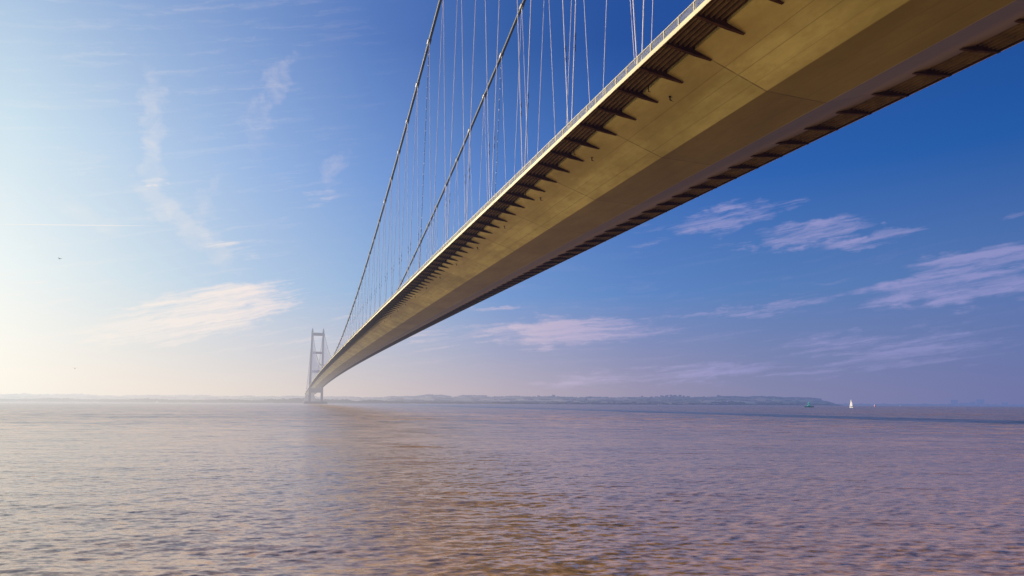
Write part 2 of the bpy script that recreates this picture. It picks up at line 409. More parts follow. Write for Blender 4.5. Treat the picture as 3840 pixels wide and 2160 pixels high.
# hangers: an inclined pair from every clamp
hr_ = MB(); n_h = 0
def damper_pair(A, C, r):
    mb = MB(); L = (C - A).length; u = (C - A) / L
    for d in (13.4, 14.9):
        p = A + u * d; q = p + Vector((.12, .0, 0)); mb.tube([q - u * .38, q - u * .22, q - u * .2, q + u * .2, q + u * .22, q + u * .38], [.07, .07, .03, .03, .07, .07], 6)
        mb.box(tuple(p), (.15, .10, .10))
    return mb
picks = [(sx, j, s) for sx in (-1, 1) for j in range(-7, 19 if sx < 0 else 15) for s in (-1, 1)]
picks = set(picks[:52] + picks[52:100])
for sx in (-1, 1):
    for j in range(-9, 68):
        for s in (-1, 1):
            y = YC + j * SP; ya = y + s * SP / 2
            C = Vector((sx * 10.83, y + s * .12, zc(y) - .55)); A = Vector((sx * 10.83, ya + (-.25 * s), zd(ya) + .70))
            if (C - A).length < 2: continue
            dark = (j == 0 and s == 1)
            if (sx, j, s) in picks:
                o = MB().tube([A, C], .075 if not dark else .075, 6).build('hanger', M['darkhanger'] if dark else M['hanger'], bridge); o.location = (0, -1410, 0)
                if dark:
                    bd = MB(); L = (C - A).length; u = (C - A) / L; d = 3
                    while d < L - 3: bd.tube([A + u * d, A + u * (d + .35)], .13, 6); d += 3.1
                    bd.build('lamp_string', M['bead'], o); o['label'] = 'dark hanger strand carrying a string of small white lamps'
                if (C - A).length > 22: damper_pair(A, C, .05).build('damper', M['damper'], o)
            else: hr_.tube([A, C], .085, 4, caps=False)
    for y in stations(1432, 1900, 18.1):
        zt = zside(y)
        if zt - zd(y) > 3: hr_.tube([(sx * 10.83, y - 9, zd(y) + .7), (sx * 10.83, y, zt), (sx * 10.83, y + 9, zd(y) + .7)], .045, 4, caps=False)
o = hr_.build('hanger', M['hanger'], bridge); o.location = (0, -1410, 0); o['kind'] = 'stuff'

# tower
tw = MB()
T = MB().box((0, 0, 27.4), (24.2, 5.2, 9.0)).build('portal_beam', M['concrete'], bridge)
T['label'] = 'deep concrete beam carrying the deck between the tower legs'
for sx in (-1, 1):
    q = MB(); q.frustum((sx * 12.05, 0, 4.9), (5.1, 6.2), (sx * 10.95, 0, 150.0), (3.6, 4.8))
    o = q.build('tower_leg', M['concrete'], bridge, bevel=.35)
    s_ = MB(); s_.frustum((sx * 10.95, 0, 149.6), (3.4, 4.6), (sx * 10.9, 0, 154.0), (2.6, 3.6)); s_.frustum((sx * 10.9, 0, 153.8), (2.2, 3.4), (sx * 10.85, 0, 156.4), (1.3, 2.6))
    s_.tube([(sx * 10.85, 0, 156.2), (sx * 10.85, 0, 158.4)], .12, 5); s_.build('cable_saddle', M['concrete'], o)
for z0, z1, hw in ((141.2, 147.2, 9.2), (103.2, 107.8, 9.6), (64.2, 69.0, 9.9)):
    MB().box((0, 0, (z0 + z1) / 2), (2 * hw, 3.6, z1 - z0)).build('cross_beam', M['concrete'], bridge, bevel=.25)
pd = MB(); pd.box((0, 0, 2.6), (44, 17, 4.8)).build('pier', M['concrete'], bridge, bevel=.4)
ca = MB()
for sx in (-1, 1): ca.tube([(sx * 12.2, 0, -6), (sx * 12.2, 0, 1.7)], 12.3, 40)
ca.build('caisson', M['concrete'], bridge)
MB().box((-2, 100, 0), (1, 1, 1))
an = MB(); an.frustum((0, 0, -2), (34, 34, 0), (0, 0, 22.5), (24, 16, 0)); an.box((0, 8, 23.5), (24, 10, 2.4))
o = an.build('anchorage', M['concrete'], bridge); o.location = (0, 1925 - 1410, 0)
for sx in (-1, 1):
    o = MB().box((0, 0, 11), (5, 4, 27)).build('side_span_pier', M['concrete'], bridge); o.location = (sx * 8, 1880 - 1410, 0)

# ------------------------------------------------------------------ the water
def water_mat():
    m = bpy.data.materials.new('muddy_estuary_water'); m.use_nodes = True; t = m.node_tree; t.nodes.clear(); n = N(t)
    out = n.new('ShaderNodeOutputMaterial'); b = n.new('ShaderNodeBsdfPrincipled')
    g = n.new('ShaderNodeNewGeometry'); P = g.outputs['Position']; r = n.v('DISTANCE', P, VP)
    nz = n.noise(n.v('MULTIPLY', P, (.02, .008, .02)), 1, 3, .6)
    base = n.mix(n.rng(nz, .35, .65), (.48, .245, .085, 1), (.58, .300, .110, 1))
    px0 = n.sep(P)[0]   # base colour darkens west of the bridge
    base = n.mix(n.rng(px0, -10, 160, 0, .5, smooth=True), base, (.10, .062, .045, 1))
    n.put(b.inputs['Base Color'], base)
    b.inputs['IOR'].default_value = 1.46; b.inputs['Specular IOR Level'].default_value = 1.0
    n.put(b.inputs['Roughness'], n.rng(r, 10, 150, .13, .23))
    # sub-mesh ripples: slope field built from three noise scales, stronger where the mesh no longer carries them
    far = n.rng(r, 15, 110, 0, 1); vfar = n.rng(r, 25, 150, 0, 1)
    ca, sa = math.cos(R(18)), math.sin(R(18)); px, py, pz = n.sep(P)
    U = n.m('SUBTRACT', n.m('MULTIPLY', px, ca), n.m('MULTIPLY', py, sa)); W = n.m('ADD', n.m('MULTIPLY', px, sa), n.m('MULTIPLY', py, ca))
    def slope(fu, fw_, det, ro): return n.v('SUBTRACT', n.noise(n.comb(n.m('MULTIPLY', U, fu), n.m('MULTIPLY', W, fw_), 0.0), 1, det, ro, color=True), (.5, .5, .5))
    c1 = slope(2.2, 5.0, 4, .65); c2 = slope(.42, 1.25, 5, .72); c3 = slope(8, 15, 3, .6); c4 = slope(.12, .34, 6, .75); c5 = slope(.012, .06, 5, .7)
    gust = n.rng(n.noise(n.comb(n.m('MULTIPLY', U, .006), n.m('MULTIPLY', W, .02), 0.0), 1, 5, .6), .35, .65, .75, 1.2)
    s = n.v('ADD', n.v('SCALE', c1, scale=n.m('MULTIPLY', n.rng(far, 0, 1, .62, .30), gust)), n.v('SCALE', c2, scale=n.m('MULTIPLY', far, .42)))
    s = n.v('ADD', s, n.v('ADD', n.v('ADD', n.v('SCALE', c3, scale=.34), n.v('SCALE', c5, scale=n.m('MULTIPLY', vfar, .30))), n.v('SCALE', c4, scale=n.m('MULTIPLY', vfar, .50))))
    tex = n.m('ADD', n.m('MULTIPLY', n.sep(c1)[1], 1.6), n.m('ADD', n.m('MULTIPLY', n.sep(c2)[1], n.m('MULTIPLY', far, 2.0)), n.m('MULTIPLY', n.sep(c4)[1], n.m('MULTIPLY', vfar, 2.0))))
    tf = n.m('MAXIMUM', n.m('ADD', 1.0, n.m('MULTIPLY', tex, 1.5)), .3); n.put(b.inputs['Base Color'], n.mix(1.0, base, n.comb(tf, tf, tf), 'MULTIPLY'))  # base colour lightened and darkened by ripple slope, imitating sunlit wave faces
    s = n.v('MULTIPLY', s, n.comb(n.m('ADD', 1.0, n.m('MULTIPLY', vfar, 3.0)), 1.0, 0.0))
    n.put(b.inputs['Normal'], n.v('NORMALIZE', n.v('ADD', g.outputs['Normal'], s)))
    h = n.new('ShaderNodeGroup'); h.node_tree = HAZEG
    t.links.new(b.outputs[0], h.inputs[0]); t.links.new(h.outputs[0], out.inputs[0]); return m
def make_water():
    ang = np.concatenate([np.linspace(-28, 66, 1500), np.linspace(66.6, 100, 50), np.linspace(103, 304, 68), np.linspace(307, 331.6, 40)])
    ang = np.radians(ang)
    r = [4.0, 5.5, 7.0, 8.0, 8.8, 9.5]
    while r[-1] < 420: r.append(r[-1] * 1.0045)
    while r[-1] < 60000: r.append(r[-1] * 1.05)
    r = np.array(r); NA, NR = len(ang), len(r)
    A, Rr = np.meshgrid(ang, r); X = VP[0] + Rr * np.sin(A); Y = VP[1] + Rr * np.cos(A)
    X = X.ravel().astype(np.float32); Y = Y.ravel().astype(np.float32); RR = Rr.ravel().astype(np.float32)
    near = RR < 430; xn, yn, rn = X[near], Y[near], RR[near]
    sp = rn * .0045
    Z = np.zeros_like(xn); DX = np.zeros_like(xn); DY = np.zeros_like(xn)
    NC = 110
    lam = np.exp(np.linspace(np.log(.10), np.log(5.0), NC)); 
    # wave-group modulation so no patch looks like its neighbour
    def lowf(sc_, k=7):
        q = np.zeros_like(xn)
        for _ in range(k):
            a = rng.uniform(0, 2 * np.pi); l = sc_ * rng.uniform(.6, 1.8)
            q += np.sin((xn * np.cos(a) + yn * np.sin(a)) * 2 * np.pi / l + rng.uniform(0, 6.28))
        return q / np.sqrt(k / 2)
    gA = np.clip(1 + .38 * lowf(11), .25, 2); gB = np.clip(1 + .38 * lowf(7), .25, 2); gC = np.clip(1 + .45 * lowf(3.2), .2, 2.2)
    for i, l in enumerate(lam):
        main = rng.random() < .6
        th = R(26 + rng.normal(0, 15)) if main else R(-14 + rng.normal(0, 22))
        if l < .4: th = R(14 + rng.normal(0, 30))
        dx, dy = math.sin(th), math.cos(th)
        slope = .74 * (.007 * math.exp(-((math.log(l) - math.log(.5)) / .5) ** 2) + (.024 if l < .32 else .009 if l < .7 else .004) + (.003 if l < 1.6 else .0018))
        amp = slope * l / (2 * math.pi)
        k = 2 * math.pi / l
        fade = np.clip((l / sp - 2.0) / 2.0, 0, 1)
        g_ = (gC if l < .6 else (gA if main else gB))
        ph = k * (xn * dx + yn * dy) + rng.uniform(0, 6.28)
        a_ = amp * fade * g_
        Z += a_ * np.cos(ph); s_ = np.sin(ph) * a_ * .9; DX -= dx * s_; DY -= dy * s_
    Zf = np.zeros_like(X); Zf[near] = Z; X[near] += DX; Y[near] += DY
    V = np.stack([X, Y, Zf], 1)
    i = np.arange(NR - 1)[:, None] * NA; j = np.arange(NA)[None, :]; j2 = (j + 1) % NA
    F = np.stack([i + j, i + NA + j, i + NA + j2, i + j2], -1).reshape(-1, 4)
    # close the middle
    c = len(V); V = np.vstack([V, [[VP[0], VP[1], 0]]])
    half = NA // 2
    F2 = np.array([[c, k, (k + 1) % NA, (k + 2) % NA] for k in range(0, NA, 2)])
    F = np.vstack([F, F2])
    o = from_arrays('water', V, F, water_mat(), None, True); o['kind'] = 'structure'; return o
make_water()

# ------------------------------------------------------------------ the far bank
def pol(az, d, z=0.0): return (VP[0] + d * math.sin(R(az)), VP[1] + d * math.cos(R(az)), z)
AZ_T = [-60, -40, -19.6, -17, -15.5, -13.4, -12, -9, -6.5, -4, -1, 2, 5.4, 7.9, 10.5, 11.3, 14, 18.3, 20, 24, 29.5, 32, 34.3, 37, 39.5, 42, 43.6, 44.6, 45.6, 46.2]
EL_T = [26, 28, 27, 30, 30, 25, 25, 29, 27, 24, 26, 25, 23, 22, 26, 30, 28, 30, 31, 29, 28, 31, 32, 32, 30, 29, 25, 16, 6, 0]
def el_at(az): return np.interp(az, AZ_T, EL_T) / 2424.0 * abs(math.cos(R(az - 19.3)))
def shore(az): return (1945 if az < 20 else 1945 + 9 * (az - 20)) / math.cos(R(az)) + 14 * math.sin(az * 2.1) + 9 * math.sin(az * 5.3 + 1)
def bumps(az, d):
    return (math.sin(az * 1.7 + d * .0021) + math.sin(az * 3.9 + d * .0037 + 2) * .5 + math.sin(az * 9.1 - d * .006) * .25)
def terr(az, d):
    s0 = shore(az); t = d - s0
    if t < 0: return -1.5
    hr = el_at(az) * (s0 + 1700) * .86
    flat = min(t / 30, 1) * 2.2
    u = min(max((t - 250) / 1450, 0), 1); u = u * u * (3 - 2 * u)
    edge = min(max((46.2 - az) / 1.5, 0), 1)
    h = flat + (hr - 2) * u + bumps(az, d) * 2.0 * min(t / 600, 1) * u ** .5
    return h * edge + (-1.5) * (1 - edge)
def make_land():
    azs = np.arange(-60, 46.4, .22); ts = np.concatenate([[0, 12, 30, 60, 110, 180, 260], np.arange(340, 2000, 70), np.arange(2000, 5200, 300)])
    V = []
    for t in ts:
        for a in azs:
            d = shore(a) + t - (8 if t == 0 else 0); V.append(pol(a, d, terr(a, d) if t > 0 else -1.5))
    NA = len(azs); F = []
    for i in range(len(ts) - 1):
        for j in range(NA - 1): F.append((i * NA + j, i * NA + j + 1, (i + 1) * NA + j + 1, (i + 1) * NA + j))
    def f(n, b):
        P = n.new('ShaderNodeNewGeometry').outputs['Position']; x, y, z = n.sep(P)
        vo = n.new('ShaderNodeTexVoronoi', distance='CHEBYCHEV'); n.put(vo.inputs['Vector'], n.v('MULTIPLY', P, (.0028, .0042, 0))); vo.inputs['Scale'].default_value = 1
        cx = n.sep(vo.outputs['Color'])[0]
        c = n.ramp(cx, [(0, (.10, .13, .05, 1)), (.3, (.20, .24, .10, 1)), (.5, (.42, .32, .20, 1)), (.68, (.16, .20, .08, 1)), (.85, (.50, .42, .30, 1))], 'CONSTANT')
        v2 = n.new('ShaderNodeTexVoronoi', feature='DISTANCE_TO_EDGE'); n.put(v2.inputs['Vector'], n.v('MULTIPLY', P, (.0028, .0042, 0))); v2.inputs['Scale'].default_value = 1
        c = n.mix(n.rng(v2.outputs[0], .01, .05, .85, 0), c, (.05, .06, .03, 1))
        c = n.mix(n.rng(n.noise(P, .02, 4, .6), .4, .7, 0, .4), c, (.12, .12, .06, 1))
        c = n.mix(n.rng(z, 1.0, 2.1, .8, 0), c, (.16, .11, .08, 1)); n.put(b.inputs['Base Color'], c)
    o = from_arrays('hills', V, F, material('farmland', f, .95, .1), None, True); o['kind'] = 'structure'
make_land()
# a very low distant bank on the open right-hand side
def low_bank():
    azs = np.arange(44, 75, .15); V = []; F = []
    for a in azs:
        d = 8200 + 900 * math.sin(a * .35); h = 10 + 9 * abs(math.sin(a * 2.3)) * abs(math.sin(a * 5.9 + 1)) + random.uniform(0, 4)
        if a < 45: h *= .6
        V += [pol(a, d, -1), pol(a, d + 60, 3), pol(a, d + 200, h), pol(a, d + 3000, h * .8)]
    for i in range(len(azs) - 1):
        for k in range(3): F.append((i * 4 + k, i * 4 + 4 + k, i * 4 + 5 + k, i * 4 + 1 + k))
    o = from_arrays('distant_land', V, F, material('distant_land', mottled((.05, .065, .05, 1), .3, .003), .9, .1), None, True); o['kind'] = 'structure'
low_bank()

# crowns: lumpy clusters of small leaf faces
def crown_arrays(rad, h, n=90, seed=0):
    rg = np.random.default_rng(seed); V = []; F = []
    lobes = [(rg.normal(0, .38, 3) * (rad, rad, h * .35), rg.uniform(.45, .8)) for _ in range(6)]
    for i in range(n):
        c, q = lobes[rg.integers(6)]
        d = rg.normal(0, 1, 3); d /= np.linalg.norm(d); p = c + d * q * np.array([rad, rad, h * .5]) * rg.uniform(.75, 1.05) * .8
        u = rg.normal(0, 1, 3); u /= np.linalg.norm(u); w = np.cross(u, rg.normal(0, 1, 3)); w /= np.linalg.norm(w); s = rad * rg.uniform(.14, .30)
        b = len(V); V += [p - u * s - w * s * .6, p + u * s - w * s * .5, p + u * s * .8 + w * s * .7, p - u * s * .7 + w * s * .6]; F.append((b, b + 1, b + 2, b + 3))
    return np.array(V), np.array(F)
crowns = [crown_arrays(1, 1.5, 70, k) for k in range(6)]
wv, wf = {0: [], 1: []}, {0: [], 1: []}; wn = {0: 0, 1: 0}
def plant(az, d, r, h, m):
    z = terr(az, d)
    if z < 0.3: return
    V, F = crowns[random.randrange(6)]; a = random.uniform(0, 6.28); c, s = math.cos(a), math.sin(a)
    W = np.stack([(V[:, 0] * c - V[:, 1] * s) * r * 1.2, (V[:, 0] * s + V[:, 1] * c) * r * 1.2, V[:, 2] * h * .46], 1) + np.array(pol(az, d, z + h * .32))
    wv[m].append(W); wf[m].append(F + wn[m]); wn[m] += len(W)
for _ in range(2600):                                  # shoreline belt
    az = random.uniform(-24, 45.6); dens = .55 + .45 * math.sin(az * .9 + 1) * math.sin(az * 2.3)
    if az < 9: dens += .35
    if random.random() > dens: continue
    tall = (9 + 5 * max(0, math.sin(az * 1.1 + .6)) + (7 if -2 < az < 4.5 else 0)) * (1 if az < 9 else .55)
    plant(az, shore(az) + random.uniform(18, 150 if az < 9 else 90), random.uniform(5, 10) * (1 if az < 9 else .8), tall * random.uniform(.6, 1.1), int(random.random() < .3))
for _ in range(2600):                                  # hedges and copses up the slopes
    az = random.uniform(-24, 45); t = random.choice([300, 430, 620, 900, 1250, 1650, 1700, 1750]) + random.uniform(-30, 30)
    if math.sin(az * .8 + t * .013) * math.sin(az * 2.9 + t * .02) < -.12 and t < 1500: continue
    big = 1.35 if (36 < az < 44 or 8 < az < 13) else (.55 if t > 1500 else .85)
    plant(az, shore(az) + t, random.uniform(7, 13) * big, random.uniform(7, 12) * big, 0)
for a0, a1, nn in ((8.6, 10.2, 30), (11.0, 12.6, 45), (37.0, 43.8, 160), (14, 16, 20)):   # ridge-top woods
    for _ in range(nn):
        az = random.uniform(a0, a1); plant(az, shore(az) + random.uniform(1550, 1800), random.uniform(10, 18), random.uniform(10, 16), 0)
for m, nm in ((0, 'leaf'), (1, 'leaf2')):
    o = from_arrays('woodland', np.vstack(wv[m]), np.vstack(wf[m]), M[nm])
    tag(o, ['dark green hedges and woods spread over the hazy far bank', 'browner autumn bushes scattered along the far shoreline'][m], 'woodland', kind='stuff')

# trees that stand out singly on the ridge
def make_tree(seed, label, loc, h, r, mat='leaf', group=None):
    t = empty('tree', loc, label, 'tree', group)
    tr = MB(); tr.tube([(0, 0, -1), (.1, 0, h * .25), (0, .1, h * .6)], [h * .035, h * .028, h * .012], 7)
    for k in range(4):
        a = k * 1.7 + seed; tr.tube([(0, 0, h * .3), (math.cos(a) * r * .5, math.sin(a) * r * .5, h * .62)], [h * .014, h * .005], 5)
    tr.build('trunk', M['bark'], t)
    V, F = crown_arrays(r, h * .95, 170, seed + 50); o = from_arrays('crown', V + np.array([0, 0, h * .62]), F, M[mat], t); return t
for i, (az, h, r) in enumerate([(29.9, 15, 9), (30.7, 17, 11), (31.1, 15, 9), (31.6, 19, 12), (32.0, 18, 12), (32.4, 20, 13), (32.75, 17, 11), (33.1, 19, 12), (33.45, 16, 10), (33.8, 14, 9), (35.1, 12, 7)]):
    d = shore(az) + 1690
    labs = {0: 'lone round tree on the skyline just left of the ridge-top clump', 10: 'small separate tree on the skyline just right of the ridge-top clump'}
    make_tree(i, labs.get(i, 'hazy blue-grey tree in the row crowning the highest part of the right-hand hill'), pol(az, d, terr(az, d) - 2.5), h * .72, r * .95,
              group='trees crowning the hill' if i not in labs else None)
for i, (az, lab) in enumerate([(22.2, 'dark rounded tree on the skyline left of the middle of the far hill'), (25.1, 'small dark tree on the hill slope above the pale field'), (20.9, 'solitary low tree on the flat skyline right of the bridge deck')]):
    d = shore(az) + (1690 if i != 1 else 900); make_tree(20 + i, lab, pol(az, d, terr(az, d) - 2), 11, 10)

# cottages and farm buildings on the far shore
def house(az, t, w, dpt, h, label, rot=0, gable=True, group=None):
    d = shore(az) + t; r = empty('house' if gable else 'tower_block', pol(az, d, max(terr(az, d), .5) - .3), label, 'house' if gable else 'building', group, rz=R(-az + rot))
    MB().box((0, 0, h / 2), (w, dpt, h)).build('wall', M['wall'], r)
    if gable:
        q = MB(); W = w / 2 + .4; D = dpt / 2 + .4
        q.add([(-W, -D, h), (W, -D, h), (W, D, h), (-W, D, h), (-W, 0, h + dpt * .4), (W, 0, h + dpt * .4)], [(0, 1, 5, 4), (2, 3, 4, 5), (0, 4, 3), (1, 2, 5), (3, 2, 1, 0)]); q.build('roof', M['roof'], r)
    n = 3
    for k in range(n):
        MB().box(((k - 1) * w / 3.6, -dpt / 2 - .03, h * .5), (w * .12, .1, h * .3)).build('window', M['window'], r)
    return r
house(36.0, 60, 26, 10, 6, 'long white farmhouse on the shoreline below the pale field')
house(36.9, 45, 14, 9, 5, 'small white cottage right of the long farmhouse')
house(23.6, 30, 12, 8, 5, 'low white boathouse at the water edge below the hills')
house(29.2, 70, 12, 8, 5, 'pale cottage half hidden by shoreline bushes')
for i, (az, w, h, lab) in enumerate([(53.05, 60, 62, 'pale tower block on the far right horizon, left of the group'), (53.7, 110, 30, 'low wide pale block between the two tallest blocks on the horizon'), (54.15, 50, 44, 'narrow pale block beside the tallest one on the far right horizon'),
                              (54.6, 70, 70, 'tallest pale block on the far right horizon'), (56.0, 60, 40, 'short pale block standing apart at the right end of the horizon group')]):
    r = empty('tower_block', pol(az, 8300 + 900 * math.sin(az * .35), 0), lab, 'building', rz=R(-az))
    MB().box((0, 0, h / 2), (w, 20, h)).build('wall', M['wall'], r)
    q = MB()
    for k in range(4): q.box((0, -10.05, h * (.2 + .2 * k)), (w * .86, .3, h * .07))
    q.build('window', M['window'], r)

# ------------------------------------------------------------------ craft, buoys and birds
def hull_mesh(L, B, H, sheer=.25, n=14):
    V = []; F = []
    for i in range(n + 1):
        t = i / n; x = (t - .5) * L; w = B / 2 * (1 - abs(2 * t - .85) ** 2.4 * .8) if t > .425 else B / 2 * (1 - (1 - t / .425) ** 2 * .45)
        if t == 1: w = .04
        zt = H * (1 + sheer * (2 * t - .8) ** 2)
        V += [(x, -w, zt), (x, -w * .75, H * .1), (x, 0, -H * .5), (x, w * .75, H * .1), (x, w, zt)]
    for i in range(n):
        for k in range(4): F.append((i * 5 + k, i * 5 + k + 1, i * 5 + 6 + k, i * 5 + 5 + k))
        F.append((i * 5, i * 5 + 5, i * 5 + 9, i * 5 + 4))
    mb = MB(); mb.add(V, F); mb.add([V[k] for k in range(5)], [(0, 1, 2, 3, 4)]); return mb
# green light float
az_b = 43.25; lf = empty('light_float', pol(az_b, 930), 'green boat-shaped light float with a pyramid tower and pale panel', 'buoy', rz=R(-az_b + 4))
hull_mesh(11.5, 4.0, 1.25, .2).build('hull', M['darkhull'], lf)
MB().frustum((0, 0, 1.2), (4.2, 3.2), (0, 0, 5.6), (1.3, 1.2)).build('tower', M['green'], lf)
MB().frustum((0, -1.32, 2.1), (1.5, .5), (0, -.82, 4.6), (1.0, .4)).build('panel', M['palegreen'], lf)
q = MB(); q.tube([(0, 0, 5.5), (0, 0, 6.4)], .35, 10); q.tube([(0, 0, 6.4), (0, 0, 7.0)], [.45, .05], 10); q.build('lantern', M['green'], lf)
q = MB()
for x in (-4.6, -3.2, 3.2, 4.6): q.tube([(x, -1.2, 1.2), (x, -1.2, 2.1)], .05, 5)
q.tube([(-4.6, -1.2, 2.1), (4.6, -1.2, 2.1)], .05, 5); q.build('guard_rail', M['green'], lf)
# sailing boat
az_s = 46.3; sb = empty('sailing_boat', pol(az_s, 900), 'white sailing boat under full tall white sails heading across the estuary', 'sailing boat', rz=R(80)); sb.scale = (.88, .88, .88)
hull_mesh(8.4, 2.6, 1.0, .25).build('hull', M['white'], sb)
q = MB(); q.box((-.6, 0, 1.35), (3.0, 1.5, .55)); q.build('cabin', M['hullblue'], sb, bevel=.12)
MB().tube([(.8, 0, .9), (.7, 0, 12.6)], [.09, .05], 8).build('mast', M['hullblue'], sb)
MB().tube([(.75, 0, 2.0), (-3.2, .35, 2.0)], .06, 6).build('boom', M['hullblue'], sb)
def sail(p0, p1, top, belly, name):
    V = []; F = []; n = 10; m = 6; p0, p1, top = map(Vector, (p0, p1, top))
    for i in range(n + 1):
        t = i / n; a = p0.lerp(top, t); b_ = p1.lerp(top, t); b_ = b_ + (b_ - a) * .18 * math.sin(math.pi * t)
        for j in range(m + 1):
            s = j / m; p = a.lerp(b_, s); p.y += belly * math.sin(math.pi * s) * (1 - t * .8) * 1.0; V.append(tuple(p))
    for i in range(n):
        for j in range(m): a = i * (m + 1) + j; F.append((a, a + 1, a + m + 2, a + m + 1))
    return from_arrays(name, V, F, M['sail'], sb, True)
sail((.62, .05, 2.1), (-2.6, .4, 2.1), (.6, 0, 12.5), .55, 'mainsail')
sail((3.9, 0, 1.5), (.4, .5, 1.7), (.9, 0, 11.2), .6, 'jib')
# tiny far craft and a red buoy
for az, d, lab, s in ((49.6, 2600, 'tiny white sailing boat far off to the right of the tall sails', 1.0), (-9.9, 1900, 'tiny white motor boat near the left far bank', .8)):
    r = empty('small_boat', pol(az, d), lab, 'boat', rz=R(30))
    hull_mesh(8 * s, 2.8 * s, 1.3 * s).build('hull', M['white'], r); MB().frustum((-.5, 0, 1.2), (3.5, 1.8), (-.5, 0, 5.2 if s == 1 else 3), (.7, .8)).build('sail' if s == 1 else 'cabin', M['white'], r)
r = empty('channel_buoy', pol(47.9, 1500), 'small red channel buoy on the water right of the tall white sails', 'buoy')
MB().tube([(0, 0, -.5), (0, 0, .8)], 1.6, 14).build('float', M['red'], r); MB().frustum((0, 0, .8), (1.8, 1.8), (0, 0, 4.2), (.7, .7)).build('tower', M['red'], r)
# gulls
def gull(loc, rz, up, label, roll=0):
    V = []; F = []
    o = empty('gull', loc, label, 'bird', rz=rz)
    b = MB(); b.tube([(0, -.30, 0), (0, -.22, .01), (0, -.08, 0), (0, .08, 0), (0, .20, .03), (0, .27, .03), (0, .33, .01)], [.015, .05, .085, .08, .05, .04, .008], 8)
    b.add([(-.05, -.28, 0), (.05, -.28, 0), (.07, -.42, 0), (-.07, -.42, 0)], [(0, 1, 2, 3)])
    for s in (-1, 1):
        P = []
        for t in (0, .25, .5, .75, 1.0):
            x = s * (.05 + .66 * t); z = .03 + up * (math.sin(min(t * 2, 1) * 1.57) * .16 - max(0, t - .5) * .22); sw = (-.05 if t <= .5 else -.05 - (t - .5) * .35); c = .17 * (1 - t ** 2 * .85)
            P += [(x, .10 + sw + (.05 if 0 < t < .8 else 0), z), (x, .10 + sw - c, z - .01)]
        b.add(P, [(2 * i, 2 * i + 1, 2 * i + 3, 2 * i + 2) for i in range(4)])
    m_ = b.build('body', M['bird'], o, smooth=True); return o
def dirpos(az, el, d): return (VP[0] + d * math.cos(R(el)) * math.sin(R(az)), VP[1] + d * math.cos(R(el)) * math.cos(R(az)), VP[2] + d * math.sin(R(el)))
gull(dirpos(-16.7, 10.2, 185), R(60), 1.0, 'gliding dark gull with spread wings, high in the pale left sky')
gull(dirpos(-15.3, 2.35, 170), R(10), 1.6, 'small gull low over the left horizon with raised wings')

# ------------------------------------------------------------------ world, sun, camera
w = bpy.data.worlds.new('World'); sc.world = w; w.use_nodes = True; t = w.node_tree; t.nodes.clear(); n = N(t)
D = n.v('NORMALIZE', n.new('ShaderNodeTexCoord').outputs['Generated'])
sg = n.new('ShaderNodeGroup'); sg.node_tree = SKYG
dx, dy, dz = n.sep(D); n.put(sg.inputs[0], n.comb(dx, dy, n.m('MAXIMUM', dz, 0.0)))
ns = n.new('ShaderNodeTexSky', sky_type='NISHITA', sun_disc=False); ns.sun_elevation = R(SUN_EL); ns.sun_rotation = R(SUN_AZ); ns.dust_density = 3.0
nis = n.v('SCALE', ns.outputs[0], scale=.08)
sky = n.mix(.04, sg.outputs[0], nis)
el = n.m('MULTIPLY', n.m('ARCSINE', dz), 180 / math.pi); azn = n.m('ADD', n.m('DIVIDE', n.m('ARCTAN2', dx, dy), 2 * math.pi), .5)
ccol = n.ramp(azn, strip([(-180, (150, 150, 190)), (-40, (255, 250, 238)), (-20, (253, 245, 235)), (-5, (250, 236, 228)), (8, (238, 218, 222)), (22, (194, 182, 208)), (36, (160, 158, 206)), (57, (146, 148, 200)), (180, (150, 150, 190))]))
def cloud_group():
    g = bpy.data.node_groups.new('cirrus_patch', 'ShaderNodeTree')
    for nm, tp in (('D', 'Vector'), ('C', 'Vector'), ('E1', 'Vector'), ('E2', 'Vector'), ('Strength', 'Float'), ('In', 'Float')):
        g.interface.new_socket(nm, in_out='INPUT', socket_type='NodeSocket' + tp)
    g.interface.new_socket('Out', in_out='OUTPUT', socket_type='NodeSocketFloat')
    n = N(g); gi = n.new('NodeGroupInput').outputs; go = n.new('NodeGroupOutput')
    dc = n.v('DOT_PRODUCT', gi[0], gi[1]); dcs = n.m('MAXIMUM', dc, .05)
    X = n.m('DIVIDE', n.v('DOT_PRODUCT', gi[0], gi[2]), dcs); Y = n.m('DIVIDE', n.v('DOT_PRODUCT', gi[0], gi[3]), dcs)
    r2 = n.m('MULTIPLY_ADD', X, X, n.m('MULTIPLY', Y, Y))
    mask = n.rng(r2, 1.35, 0.1, 0, gi[4], smooth=True)
    mask = n.m('MULTIPLY', mask, n.m('GREATER_THAN', dc, .1))
    g.links.new(n.m('MAXIMUM', mask, gi[5]), go.inputs[0]); return g
CG = cloud_group()
